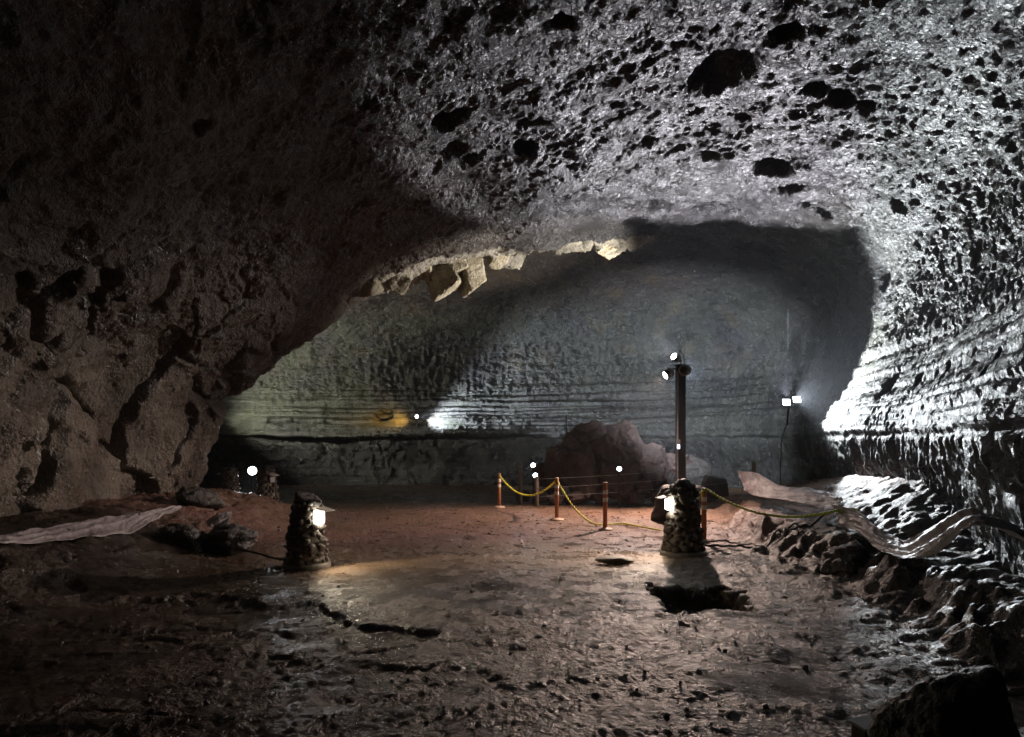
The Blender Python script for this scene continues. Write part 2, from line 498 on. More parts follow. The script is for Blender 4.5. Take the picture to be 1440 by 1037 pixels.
    attr(me, 'ochre', np.clip(ox, 0, 1))
    a0 = np.interp(w, [.3, .5, .6, .7], [5.85, 5.75, 5.25, 5.2])
    pale = sstep(0, .12, flat(sj) - a0) * sstep(6.9, 6.4, s) * sstep(.26, .32, w) * sstep(.78, .70, w)
    attr(me, 'pale', np.clip(pale * 1.1, 0, 1))
    attr(me, 'wet', np.clip(ceil * sstep(.75, .5, w) * (1 - far) + outer * (1 - .5 * far), 0, 1))
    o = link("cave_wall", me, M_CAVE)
    o['kind'] = 'structure'
    return o, P2, N

cave, CP, CN = build_shell()

# ------------------------------------------------------------------ ground
def ground_z(x, y):
    x = np.asarray(x, float); y = np.asarray(y, float)
    n = fbm(np.stack([x, y, 0 * x], -1).reshape(-1, 3), .45, 2, 131).reshape(x.shape)
    n2 = fbm(np.stack([x, y, 0 * x], -1).reshape(-1, 3), 2.2, 4, 137, .6).reshape(x.shape)
    zl = 0.55 * sstep(-3.6, -5.9, x + .5 * n) * sstep(17, 14, y)
    foot = np.interp(y, [0, 4, 6, 8, 10, 13, 17, 20], [2.9, 3.0, 3.45, 3.6, 3.3, 3.9, 4.9, 5.5])
    zr = 0.36 * sstep(0, .6, x - foot + .6 * n + .3 * n2) + 0.62 * sstep(1.0, 2.6, x - foot)
    zr = zr * np.interp(y, [0, 12, 16, 20], [1, 1, .75, .45])
    # slab edge stepping down towards the near floor
    edge = np.interp(x, [-8, -5.4, -3.05, -1.87, -.97, 0.2, 1.5, 3], [7.2, 6.7, 7.3, 6.7, 5.75, 5.3, 5.9, 6.2]) + .25 * n + .35 * n2
    amp = np.interp(x, [-8, -3, -.9, .3, 3], [.03, .045, .035, .01, .01])
    step = -amp * sstep(.10, -.06, y - edge)
    edge2 = np.interp(x, [-7, -4, -2, 0, 3], [5.6, 6.1, 5.2, 4.6, 5.1]) + .3 * n + .4 * n2
    step -= np.interp(x, [-7, 0, 2], [.02, .015, .01]) * sstep(.06, -.04, y - edge2)
    # sunken pit with straight sides
    pit = sstep(1.40, 1.52, x + .12 * n + .12 * n2) * sstep(2.35, 2.1, x + .2 * n + .5 * n2) * sstep(6.5, 6.75, y + .35 * n2) * sstep(7.9, 7.6, y + .3 * n + .5 * n2)
    return zl + zr + step - 0.20 * pit + 0.10 * n * sstep(0, 3, np.abs(x)) + 0.03 * n

def build_ground():
    xs = np.concatenate([np.linspace(-27, -7.5, 36)[:-1], np.linspace(-7.5, -4, 100)[:-1], np.linspace(-4, 4, 385)[:-1], np.linspace(4, 8.2, 110)])
    ys = [-9.5]
    while ys[-1] < 27:
        y = ys[-1]
        ys.append(y + (0.9 if y < 2.2 else .0055 * max(y, 3) * 1.0 if y < 20 else .12))
    ys = np.array(ys)
    X, Y = np.meshgrid(xs, ys, indexing='ij')
    Z = ground_z(X, Y)
    p = np.stack([X, Y, Z], -1).reshape(-1, 3).astype(np.float32)
    x, y = p[:, 0], p[:, 1]
    rough = sstep(2.8, 3.8, x) + sstep(-3.9, -5, x)
    rough = np.clip(rough, 0, 1) * sstep(18, 15, y)
    wp = p + 0.10 * np.stack([pnoise(p * np.float32(2.2), 140 + k) for k in range(3)], 1)
    d = (0.010 + 0.07 * rough) * billow(wp, 1.5, 151) + (0.010 + .04 * rough) * billow(wp, 3.6, 152)
    d += (0.010 + .03 * rough) * billow(wp, 8.5, 153) + 0.013 * billow(wp, 17, 154)
    # ropy flow skin running across the floor
    a = R(14)
    u = x * math.cos(a) + y * math.sin(a); v = -x * math.sin(a) + y * math.cos(a)
    q = np.stack([u * .35, v * 2.1 + .6 * pnoise(p * np.float32(.5), 160), 0 * u], 1)
    rp = pnoise(q, 161); q2 = np.stack([u * .6, v * 5.5 + .8 * pnoise(p * np.float32(.9), 162), 0 * u], 1)
    near = sstep(10.5, 8, y)
    d += near * (0.024 * (.5 - np.abs(rp) * 2) + 0.016 * (.5 - np.abs(pnoise(q2, 163)) * 2))
    # cracks
    q = np.stack([u * .8, v * 1.5, 0 * u], 1) + .35 * np.stack([pnoise(p * np.float32(1.1), 170 + k) for k in range(3)], 1)
    f1, f2, vv = worley(np.stack([q[:, 0], q[:, 1], 0 * u], 1).astype(np.float32), 7)
    cm = sstep(.1, .35, pnoise(p * np.float32(.7), 175) + .12)
    d -= near * cm * .03 * sstep(.05, 0, f2 - f1)
    pud = np.exp(-((x - 1.75) / .50) ** 4 - ((y - 4.75) / .36) ** 4)
    d = d * (1 - .72 * pud) - pud * (.07 * (x - 1.75) + .04 * (y - 4.75))
    Zf = p[:, 2] + d
    P = np.stack([X, Y, Zf.reshape(X.shape)], -1)
    me = grid_mesh("ground", P, flip=True)
    red = sstep(9.3, 11.5, y + .8 * pnoise(p * np.float32(.8), 180)) * sstep(18, 16, y)
    attr(me, 'red', np.clip(red * .9, 0, 1))
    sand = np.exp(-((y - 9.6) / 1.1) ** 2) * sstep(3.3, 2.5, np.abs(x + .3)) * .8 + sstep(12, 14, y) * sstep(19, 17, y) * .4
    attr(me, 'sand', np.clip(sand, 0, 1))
    attr(me, 'dark', np.clip(sstep(2.9, 3.9, x) * .9 * sstep(13, 10, y) + sstep(-3.6, -4.6, x) * .5, 0, 1))  # shadow on the right bank's front put into the colour; left bank darker too
    wn = fbm(p, .55, 3, 185)
    wet = (.3 + .7 * sstep(-.2, .2, wn)) * sstep(12.5, 9.5, y) * .9
    wet = np.maximum(wet, 1.35 * pud)
    wet = np.maximum(wet, np.exp(-((x + 2.6) / .9) ** 2 - ((y - 8.0) / .8) ** 2))
    wet = wet * sstep(3.9, 3.2, x)
    attr(me, 'wet', np.clip(wet, 0, 1.35))
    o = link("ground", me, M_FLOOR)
    o['kind'] = 'structure'
    return o, xs, ys, P[..., 2]
ground, GX, GY, GZ = build_ground()

def gza(x, y):
    x = np.clip(np.asarray(x, float), GX[0], GX[-1] - 1e-6); y = np.clip(np.asarray(y, float), GY[0], GY[-1] - 1e-6)
    i = np.searchsorted(GX, x, side='right') - 1; j = np.searchsorted(GY, y, side='right') - 1
    a = (x - GX[i]) / (GX[i + 1] - GX[i]); b = (y - GY[j]) / (GY[j + 1] - GY[j])
    return GZ[i, j] * (1 - a) * (1 - b) + GZ[i + 1, j] * a * (1 - b) + GZ[i, j + 1] * (1 - a) * b + GZ[i + 1, j + 1] * a * b
def gz(x, y): return float(gza(np.array([x]), np.array([y]))[0])

# ------------------------------------------------------------------ rocks
def rock_mesh(name, size, seed, sub=4, planes=14, soft=14.0, rough=.06, flat_top=None, boxy=False):
    bm = bmesh.new()
    bmesh.ops.create_icosphere(bm, subdivisions=sub, radius=1.0)
    me = bpy.data.meshes.new(name); bm.to_mesh(me); bm.free()
    n = len(me.vertices)
    co = np.empty(n * 3, np.float32); me.vertices.foreach_get("co", co); co = co.reshape(-1, 3)
    rg = np.random.default_rng(seed)
    pn = rg.normal(size=(planes, 3)); pn /= np.linalg.norm(pn, axis=1, keepdims=True)
    dd = rg.uniform(.60, .88, planes)
    if boxy:
        ax = np.concatenate([np.eye(3), -np.eye(3)]) + rg.normal(size=(6, 3)) * .22
        pn[:6] = ax / np.linalg.norm(ax, axis=1, keepdims=True); dd[:6] = rg.uniform(.62, .8, 6); dd[6:] = rg.uniform(.78, 1.0, planes - 6)
    if flat_top: pn[0] = (0, 0, 1); dd[0] = flat_top
    c = (co @ pn.T.astype(np.float32)) / dd
    r = 1.0 / np.power((np.clip(c, 0, None) ** soft).sum(1) + 1e-6, 1 / soft)
    r = np.minimum(r, 1.25)
    v = co * r[:, None]
    off = v + seed * 3.7
    v = v + co * (rough * (fbm(off, 1.7, 5, seed % 50, .62) + .35 * billow(off, 5, seed % 40) - .5 * np.clip(.25 - np.abs(pnoise(off * np.float32(1.3), seed % 30)) * 2.5, 0, 1)))[:, None]
    v *= np.array(size, np.float32) / 2
    me.vertices.foreach_set("co", v.reshape(-1))
    me.polygons.foreach_set("use_smooth", np.ones(len(me.polygons), bool))
    me.update()
    if soft >= 40: me.set_sharp_from_angle(angle=R(24))
    return me

def boulder(name, loc, size, seed, label, cat='rock', group=None, m=None, rz=0, tilt=0, **kw):
    o = link(name, rock_mesh(name, size, seed, **kw), m or M_BOULDER)
    o.location = loc; o.rotation_euler = ((tilt, tilt * .5, rz) if not kw.get('boxy') else (.35 * math.sin(seed), .35 * math.cos(seed * 1.7), rz))
    return tag(o, label, cat, group)

def hangers():
    # angular pale blocks of the broken ceiling lip
    spec = [(622, 404, 15.25, .85, 1.15), (664, 402, 15.5, .75, 1.0), (596, 390, 15.1, .7, .6), (560, 408, 14.8, .75, .6), (520, 418, 14.5, .6, .5), (640, 388, 15.3, .8, .6), (700, 380, 15.9, .5, .32), (860, 368, 17.0, .7, .26)]
    for k, (u, v, Y, w, h) in enumerate(spec):
        me = rock_mesh("rock_block", (w, .6, h), 300 + k * 7, sub=4, planes=10, soft=90, rough=.08, boxy=True)
        o = link("rock_block", me, M_PALE, cave)
        o.location = at(u, v - 16, Y); o.rotation_euler = (.25 * ((k % 4) - 1), .3 * ((k % 3) - 1), k * .6)
hangers()

# --- the fenced heap of fallen rocks
heap = [  # u, v, Y, width px, height px, label
    (833, 628, 18.9, 66, 66, 'tall dark reddish boulder forming the peak of the fenced rock heap'),
    (874, 640, 18.6, 76, 76, 'largest smooth reddish boulder on the right shoulder of the rock heap'),
    (818, 664, 17.9, 50, 76, 'upright pinkish boulder leaning at the front of the rock heap'),
    (787, 655, 18.2, 38, 56, 'dark blocky boulder on the left flank of the rock heap'),
    (805, 638, 18.5, 46, 46, 'rounded boulder wedged between the peak and the left flank of the heap'),
    (803, 617, 18.7, 18, 18, 'small stone perched left of the heap peak'),
    (868, 672, 17.9, 76, 54, 'broad low boulder behind the small stake lamp'),
    (912, 662, 18.4, 54, 64, 'grey boulder sloping down at the right end of the heap'),
    (768, 668, 18.6, 28, 42, 'small dark boulder standing apart beside the twin stake lamps'),
    (945, 662, 18.9, 50, 48, 'reddish boulder partly hidden by the lamp pole at the right tail of the heap'),
    (898, 638, 18.9, 40, 40, 'dark boulder tucked behind the right shoulder of the heap'),
    (838, 682, 17.9, 40, 34, 'squat dark stone between the two front boulders of the heap'),
]
for k, (u, v, Y, w, h, lab) in enumerate(heap):
    boulder('boulder', at(u, v, Y), (w * Y / 1000 * 1.16, w * Y / 1000 * 1.0, h * Y / 1000 * 1.2), 20 + k * 3, lab, 'boulder', 'fallen boulders in the fenced heap', rz=k * 1.3, planes=12, soft=90, rough=.18, boxy=True)
low = [(812, 702, 17.5, 44, 18), (842, 700, 17.6, 26, 16), (871, 697, 17.5, 46, 26), (893, 702, 17.2, 30, 22), (905, 690, 17.5, 36, 34), (783, 703, 17.6, 30, 20),
       (765, 700, 17.8, 24, 16), (735, 698, 18.2, 26, 18), (925, 700, 17.2, 24, 20), (886, 684, 17.8, 32, 22)]
for k, (u, v, Y, w, h) in enumerate(low):
    boulder('loose_stone', at(u, v, Y), (w * Y / 1000, w * Y / 1000 * .8, h * Y / 1000), 80 + k * 5, 'low angular stone at the foot of the fenced rock heap', 'stone', 'stones at the foot of the heap', rz=k * .9, sub=3, planes=10, soft=90, rough=.08, boxy=True)
for k, (u, v, Y, w, h, lab) in enumerate([
        (975, 668, 19.0, 66, 60, 'dark boulder just behind the tall lamp pole'), (938, 680, 18.5, 48, 44, 'dark boulder between the heap and the lamp pole'),
        (1003, 684, 18.0, 44, 40, 'dark boulder beyond the wooden fence right of the lamp pole')]):
    boulder('boulder', at(u, v, Y), (w * Y / 1000, w * Y / 1000, h * Y / 1000), 140 + k * 7, lab, 'boulder', 'dark boulders around the pole', M_DARKROCK, rz=k, planes=11, soft=90, rough=.1, boxy=True)
p = at(951, 706, 13.9)
boulder('flat_topped_rock', (p.x, p.y, .42), (.98, .8, .98), 171, 'waist-high flat-topped dark rock in front of the lamp pole', 'rock', m=M_DARKROCK, flat_top=.62, planes=12, soft=16, rough=.09)
boulder('foreground_boulder', (2.12, 3.45, .16), (.74, .66, .84), 190, 'big dark rounded boulder leaning over the grey sign plate', 'boulder', m=M_DARKROCK, planes=12, soft=8, rough=.12, sub=5)
for k, (u, v, Y, w, h, lab) in enumerate([
        (1192, 790, 8.2, 90, 60, 'brown rounded rock below the chain knot on the right bank'), (1290, 850, 6.7, 90, 50, 'dark rock under the lowest sag of the long grey sheet'),
        (1130, 752, 10.0, 60, 40, 'dark rock on the right bank beside the black cable')]):
    boulder('bank_rock', at(u, v, Y), (w * Y / 1000, w * Y / 1000, h * Y / 1000), 210 + k * 9, lab, 'rock', 'rocks on the right bank', M_DARKROCK, rz=k * 2, rough=.30, soft=14, planes=18)
for k, (u, v, Y, w, h, lab) in enumerate([
        (285, 706, 12.2, 70, 46, 'low brown rock at the foot of the left wall beside the tarpaulin end'), (262, 762, 9.8, 80, 60, 'dark mossy rock sloping down beneath the left sheet'),
        (325, 758, 9.9, 90, 44, 'flat dark rock between the left sheet and the stone lamp bollard')]):
    boulder('bank_rock', at(u, v, Y), (w * Y / 1000, w * Y / 1000, h * Y / 1000), 250 + k * 9, lab, 'rock', 'rocks on the left bank', M_DARKROCK, rz=k * 2, rough=.28, soft=14, planes=18)
sl = at(870, 793, 9.25)
boulder('stone_slab', (sl.x, sl.y, gz(sl.x, sl.y) + .03), (.52, .36, .10), 281, 'thin flat stone slab lying on the floor left of the pit', 'slab', m=M_STONE, planes=16, soft=10, rough=.03)

# ------------------------------------------------------------------ grit and gravel scattered on the floor
def build_gravel(n=1300):
    bm = bmesh.new(); bmesh.ops.create_icosphere(bm, subdivisions=1, radius=1.0)
    V = np.array([v.co[:] for v in bm.verts]); F = np.array([[v.index for v in f.verts] for f in bm.faces]); bm.free()
    rg = np.random.default_rng(8)
    y = rg.uniform(3.4, 17.5, n); x = rg.uniform(-.55, .5, n) * np.clip(y, 3, 8) * 1.15
    x = np.where(np.abs(x) > 4.2, rg.uniform(-3, 3, n), x)
    r = .004 + .020 * rg.random(n) ** 4 + .0006 * y
    a = rg.uniform(0, 6.28, n); sc3 = rg.uniform(.6, 1.3, (n, 1, 3)) * np.array([1, 1, .6])
    P = V[None] * (1 + .35 * rg.normal(size=(n, len(V), 1)) * .5) * sc3 * r[:, None, None]
    c, s_ = np.cos(a)[:, None], np.sin(a)[:, None]
    P = np.stack([P[..., 0] * c - P[..., 1] * s_, P[..., 0] * s_ + P[..., 1] * c, P[..., 2]], -1)
    P += np.stack([x, y, gza(x, y) + r * .25], -1)[:, None]
    me = bpy.data.meshes.new('gravel')
    me.from_pydata(P.reshape(-1, 3).tolist(), [], (F[None] + (np.arange(n) * len(V))[:, None, None]).reshape(-1, 3).tolist())
    o = link('gravel', me, M_BOULDER); o['kind'] = 'stuff'
    o['label'] = 'scattered grit and small stones on the cave floor'; o['category'] = 'gravel'
build_gravel()

# ------------------------------------------------------------------ lamps
def lamp(name, kind, loc, d, watts, col, parent=None, angle=150, blend=.4, radius=.06):
    l = bpy.data.lights.new(name, kind); l.energy = watts; l.color = col
    l.shadow_soft_size = radius
    if kind == 'SPOT': l.spot_size = R(angle); l.spot_blend = blend
    o = bpy.data.objects.new(name, l); C.objects.link(o)
    o.location = loc
    o.rotation_euler = Vector(d).to_track_quat('-Z', 'Y').to_euler()
    if parent is not None:
        o.parent = parent
        o.matrix_parent_inverse = Matrix.Translation(parent.location).inverted() if parent.rotation_euler.z == 0 else (Matrix.Translation(parent.location) @ Matrix.Rotation(parent.rotation_euler.z, 4, 'Z')).inverted()
    return o

def can_head(t, c, d, r, ln, glow, name='lamp_head'):
    """cylindrical spotlight head at local point c shining along d"""
    M = Matrix.Translation(c) @ frame_of(d)
    bm = bmesh.new()
    lathe(bm, [(r * .55, -ln * .62), (r * .8, -ln * .5), (r * .92, -ln * .1), (r, ln * .1), (r * 1.04, ln * .4), (r * .96, ln * .4), (r * .93, ln * .22)], 24, M)
    h = obj(name, bm, M_BLACK, t, True)
    bm = bmesh.new()
    lathe(bm, [(r * .9, ln * .235), (r * .7, ln * .275), (r * .3, ln * .30)], 24, M)
    obj('lens', bm, glow, h, True)
    bm = bmesh.new()
    for k in range(4):
        lathe(bm, [(r * 1.0, -ln * (.05 + .1 * k)), (r * 1.06, -ln * (.06 + .1 * k)), (r * 1.06, -ln * (.09 + .1 * k)), (r * 1.0, -ln * (.10 + .1 * k))], 24, M)
    obj('cooling_fin', bm, M_GREYM, h)
    return h

# --- the tall lamp pole
PY = 15.5
px = at(957, 600, PY).x
t = thing('lamp_pole', 'tall black square pole carrying three spotlights behind the flat-topped rock', 'lamp pole', (px, PY, gz(px, PY) - .05))
zb = t.location.z
bm = bmesh.new(); bx(bm, (0, 0, 1.6), (.19, .19, 3.2), .012); obj('pole', bm, M_BLACK, t)
bm = bmesh.new(); bx(bm, (-.085, -.102, 1.7), (.03, .012, 2.9), .003); obj('cable_channel', bm, M_GREYM, t)
bm = bmesh.new(); bx(bm, (0, 0, 3.215), (.23, .23, .03), .008); obj('cap', bm, M_BLACK, t)
bm = bmesh.new(); bx(bm, (0, 0, .02), (.36, .36, .03), .006); obj('base_plate', bm, M_BLACK, t)
for k, (cx, cz) in enumerate(((-.10, 3.12), (.10, 3.08), (-.02, 3.30))):
    bm = bmesh.new(); tube(bm, [(0, -.08, cz), (cx * 1.4, -.12, cz), (cx * 2.0, -.14, cz + .02)], .016, 8); obj('bracket', bm, M_BLACK, t, True)
h1 = (-.14, -.12, 3.40 - zb); d1 = (-.62, -.62, .28)
h2 = (-.31, -.14, 3.04 - zb); d2 = (-.75, -.35, -.42)
h3 = (.06, -.16, 3.12 - zb); d3 = (.42, .95, .12)
can_head(t, h1, d1, .085, .22, M_PINKW)
can_head(t, h2, d2, .10, .24, M_PINKW)
can_head(t, h3, d3, .115, .26, M_PINKW)
bm = bmesh.new(); bx(bm, (-.075, -.115, 1.52 - zb), (.085, .04, .21), .006); mt = obj('meter_box', bm, M_GREYM, t)
bm = bmesh.new(); bx(bm, (-.075, -.139, 1.47 - zb), (.05, .006, .09)); obj('display', bm, M_BLUE, mt)
bm = bmesh.new(); tube(bm, [(.06, -.12, 3.26 - zb), (.02, -.2, 3.42 - zb), (-.05, -.16, 3.56 - zb), (-.03, -.06, 3.5 - zb), (.0, 0, 3.24 - zb)], .008, 6); obj('cable_loop', bm, M_RUBBER, t, True)
L0 = Vector(t.location)
def off(h, d, k=.16): return L0 + Vector(h) + Vector(d).normalized() * k
WH = (1.0, .93, .90)
lamp('spot_light', 'SPOT', off(h1, d1), (-.30, -.57, .766), P_POLE_UP, (.97, .94, 1.0), t, 76, .2, .05)
lamp('spot_light', 'SPOT', off(h1, d1), (-.75, .35, .52), P_POLE_LIP, (1, .95, .88), t, 84, .5, .05)
lamp('spot_light', 'SPOT', off(h1, d1, .17), (-.86, -.48, -.20), P_POLE_LEFT, (1, .92, .86), t, 48, .9, .05)
lamp('spot_light', 'SPOT', off(h2, d2), (-.46, -.38, -.80), P_POLE_FLOOR, (1.0, .74, .62), t, 120, .6, .05)
lamp('spot_light', 'SPOT', off(h3, d3), (.20, .97, -.02), P_POLE_BACK, (.76, .86, 1), t, 96, 1.0, .06)

# --- the floodlight at the right wall
fp = at(1112, 566, 15.9)
t = thing('wall_floodlight', 'glaring cool white twin floodlight mounted low by the right wall', 'floodlight', fp)
fd = Vector((.46, -.87, .12)).normalized()
for k, du in enumerate((-.10, .14)):
    M = Matrix.Translation(Vector((du, .02 * k, .06 * k))) @ frame_of((.10, -.95, .25))
    bm = bmesh.new(); bx(bm, (0, 0, -.03), (.20, .16, .07), .012, M); h = obj('housing', bm, M_BLACK, t)
    bm = bmesh.new(); bx(bm, (0, 0, .012), (.17, .13, .012), .004, M); obj('lens', bm, M_COOL, h)
bm = bmesh.new(); tube(bm, [(0, .05, 0), (.0, .12, -.1), (.05, .35, -.5)], .02, 8); obj('bracket', bm, M_BLACK, t, True)
bm = bmesh.new(); tube(bm, [(.05, .35, -.45), (-.05, .4, -.8), (-.12, .3, -1.4), (-.2, .1, -2.1)], .012, 6); obj('cable', bm, M_RUBBER, t, True)
lamp('flood_light', 'SPOT', Vector(fp) + Vector((.05, -.14, .06)), fd, P_FLOOD, (.90, .96, 1.0), t, 104, .5, .05)
lamp('flood_light', 'SPOT', Vector(fp) + Vector((-.12, -.14, .10)), (-.40, -.50, .77), P_FLOOD_UP, (.93, .91, 1.0), t, 62, .35, .05)

# --- small lamp on the far wall
wp_ = at(586, 586, 25.1)
t = thing('wall_lamp', 'small white lamp on the far wall at the edge of the yellow glow', 'lamp', wp_)
bm = bmesh.new(); lathe(bm, [(.05, -.1), (.07, -.06), (.075, .02), (.06, .03)], 16, frame_of((.2, -1, 0))); h = obj('housing', bm, M_BLACK, t, True)
bm = bmesh.new(); lathe(bm, [(.06, .032), (.04, .05), (.015, .056)], 16, frame_of((.2, -1, 0))); obj('lens', bm, M_SMALL, h, True)
bm = bmesh.new(); tube(bm, [(0, 0, -.05), (0, .1, -.5), (.02, .15, -1.2)], .02, 6); obj('stem', bm, M_BLACK, t, True)
lamp('spot_light', 'SPOT', wp_ + Vector((.12, -.02, .0)), (.97, .12, .02), P_WALL_COOL, (.80, .89, 1), t, 104, 1.0, .04)
lamp('spot_light', 'SPOT', wp_ + Vector((-.12, -.02, .0)), (-.97, .28, .0), P_WALL_WARM, (1, .78, .38), t, 100, .8, .04)

# --- lamp round the corner, hidden by the left wall
hp = Vector((-11.6, 24.2, 3.0))
t = thing('side_passage_lamp', 'lamp on a short stake in the side passage behind the left wall', 'lamp', (hp.x, hp.y, gz(hp.x, hp.y)))
bm = bmesh.new(); tube(bm, [(0, 0, 0), (0, 0, 2.85)], .03, 8); obj('stake', bm, M_BLACK, t, True)
can_head(t, (0, 0, 2.95), (.95, .2, .1), .09, .22, M_WARM)
lamp('spot_light', 'SPOT', Vector((hp.x, hp.y, hp.z)) + Vector((.2, .04, .03)), (.95, .18, .14), P_HIDDEN, (1.0, .98, .80), t, 100, .9, .05)

# --- stone lamp bollards
STONES = []
for k in range(4):
    STONES.append(rock_mesh("stone", (1, 1, 1), 400 + k, sub=2, planes=14, soft=24, rough=.16))
for me in STONES: me.materials.append(M_STONE)

def bollard(u, v, Y, h, rb, lab, face, watts, col, n=90, lit=True, lean=0.0, group='stone lamp bollards', lens=M_WARM, ang=120, down=-.35):
    p = at(u, v, Y); z0 = gz(p.x, p.y) - .02
    rz = math.atan2(face[1], face[0])
    t = thing('stone_lamp_bollard', lab, 'lamp bollard', (p.x, p.y, z0), rz, group)
    bm = bmesh.new(); lathe(bm, [(rb * 1.02, -.05), (rb * 1.04, .05), (rb * 1.0, .075), (rb * .93, .08)], 32); obj('base', bm, M_CONC, t, True)
    bm = bmesh.new(); lathe(bm, [(rb * .85, .07), (rb * .80, .2), (rb * .62, h * .5), (rb * .55, h * .9), (rb * .3, h * .97)], 24); obj('core', bm, M_CONC, t, True)
    rg = random.Random(int(u))
    rows = max(6, int(h / .085)); used = 0
    for i in range(rows):
        zz = .11 + (h - .16) * i / (rows - 1)
        rr = float(np.interp(zz / h, [0, .2, .5, .9, 1], [rb * .86, rb * .80, rb * .63, rb * .56, rb * .34]))
        c = max(6, int(2 * math.pi * rr / .105))
        for j in range(c):
            a = 2 * math.pi * (j + .5 * (i % 2) + rg.uniform(-.2, .2)) / c
            aa = (a + math.pi) % (2 * math.pi) - math.pi
            if lit and abs(aa) < .55 and h * .60 < zz < h * .86: continue
            s = rg.choice((.07, .09, .10, .12, .15)) * rg.uniform(.9, 1.15)
            o = link('stone', STONES[rg.randrange(4)], None, t)
            o.location = (rr * math.cos(a), rr * math.sin(a), zz + rg.uniform(-.015, .015))
            o.scale = (s * .9, s * rg.uniform(.9, 1.3), s * rg.uniform(.75, 1.05))
            o.rotation_euler = (rg.uniform(-.5, .5), rg.uniform(-.5, .5), a)
    me = rock_mesh('cap_rock', (rb * 1.5, rb * 1.45, h * .22), 500 + int(u), sub=4, planes=12, soft=8, rough=.14)
    o = link('cap_rock', me, M_DARKROCK, t); o.location = (rb * .08, 0, h * .95); 
    zl = h * .73; rx = rb * .58
    bm = bmesh.new()
    bx(bm, (rx * .75, 0, zl), (rx * .5, .17, .19), .008); nb = obj('lamp_box', bm, M_GREYM, t)
    bm = bmesh.new()
    bx(bm, (rx + .055, 0, zl - .005), (.02, .13, .15), .006); obj('lens', bm, lens if lit else M_GREYM, nb)
    bm = bmesh.new()
    Mv = Matrix.Translation((rx + .12, 0, zl + .10)) @ Matrix.Rotation(.25, 4, 'Y')
    bx(bm, (0, 0, 0), (.16, .2, .008), .002, Mv)
    obj('visor', bm, M_BAND, nb)
    if lit:
        f = Vector((face[0], face[1], 0)).normalized()
        lp = Vector((p.x, p.y, z0)) + f * (rx + .10) + Vector((0, 0, zl - .01))
        lamp('spot_light', 'SPOT', lp, f + Vector((0, 0, down)), watts, col, t, ang, .5, .05)
    return t
bollard(431, 797, 9.05, .90, .29, 'stone lamp bollard with lit side lamp standing on the wet floor, white visor', (.93, -.36), P_BOLLARD, (1, .84, .60), ang=110, down=-.75)
bollard(961, 783, 9.8, .98, .31, 'stone lamp bollard with lit lamp beside the striped post and pit', (-.97, -.22), P_BOLLARD, (1, .84, .60), ang=110, down=-.75)
bollard(375, 718, 16.4, .86, .29, 'reddish stone lamp bollard right of the dazzling far lamp', (.8, -.6), 0, (1, 1, 1), lit=False)
bollard(322, 712, 16.9, .90, .28, 'unlit dark stone bollard left of the dazzling far lamp', (-.8, .6), 0, (1, 1, 1), lit=False)
fl = at(355, 662, 18.3)
t = thing('stake_floodlight', 'dazzling white lamp on a low stake between two stone bollards', 'floodlight', (fl.x, fl.y, gz(fl.x, fl.y)))
bm = bmesh.new(); tube(bm, [(0, 0, -.1), (0, 0, fl.z - t.location.z - .05)], .025, 8); obj('stake', bm, M_BLACK, t, True)
can_head(t, (0, 0, fl.z - t.location.z), (.25, -.9, -.05), .12, .22, M_COOL)
lamp('spot_light', 'SPOT', fl + Vector((.05, -.22, -.02)), (.25, -.7, -.7), P_FAR_BOLLARD, (.92, .95, 1), t, 100, .6, .06)

# --- little stake lamps by the heap
def stake_lamp(u, v, Y, lab, d=(-.2, -1, .3)):
    p = at(u, v, Y); z0 = gz(p.x, p.y)
    t = thing('stake_lamp', lab, 'lamp', (p.x, p.y, z0), 0, 'little stake lamps by the rock heap')
    bm = bmesh.new(); tube(bm, [(0, .06, -.1), (0, .05, p.z - z0 - .06), (0, .02, p.z - z0)], .02, 8); obj('stake', bm, M_BLACK, t, True)
    h = can_head(t, (0, 0, p.z - z0), d, .062, .14, M_SMALL)
    lamp('spot_light', 'SPOT', p + Vector(d).normalized() * .1, d, 3, (.85, .92, 1), t, 120, .7, .04)
stake_lamp(750, 655, 17.7, 'small white stake lamp, upper of the pair left of the rock heap')
stake_lamp(753, 669, 17.5, 'small white stake lamp, lower of the pair left of the rock heap')
stake_lamp(871, 660, 16.9, 'small white stake lamp on a thin stem before the broad boulder')

# ------------------------------------------------------------------ striped posts and chains
def striped_post(u, v, Y, h, lab, lean=0):
    p = at(u, v, Y)
    t = thing('striped_post', lab, 'post', (p.x, p.y, gz(p.x, p.y)), 0, 'striped barrier posts')
    t.rotation_euler = (0, lean, 0)
    bm = bmesh.new(); lathe(bm, [(.145, -.02), (.145, .012), (.11, .03), (.055, .045)], 28); obj('base', bm, M_PBASE, t, True)
    bm = bmesh.new(); lathe(bm, [(.040, .03), (.040, h - .02), (.034, h)], 20); obj('tube', bm, M_POST, t, True)
    for z in (.60, .76):
        bm = bmesh.new(); lathe(bm, [(.0425, h * z), (.0425, h * z + .07)], 20, cap=False); obj('reflective_band', bm, M_BAND, t, True)
    bm = bmesh.new(); lathe(bm, [(.043, h - .012), (.046, h), (.03, h + .012)], 20); obj('top_ring', bm, M_PBASE, t, True)
    return Vector((p.x, p.y, t.location.z + h))
A = striped_post(702, 716, 16.8, .80, 'orange striped post at the far end of the drooping yellow chain')
B = striped_post(783, 732, 14.3, .84, 'orange striped post in the middle where two yellow chain spans meet')
D = striped_post(851, 745, 12.9, .85, 'dark orange striped post standing free, its chain fallen to the floor')
E = striped_post(990, 764, 11.2, .83, 'white banded post just behind the right stone lamp bollard')

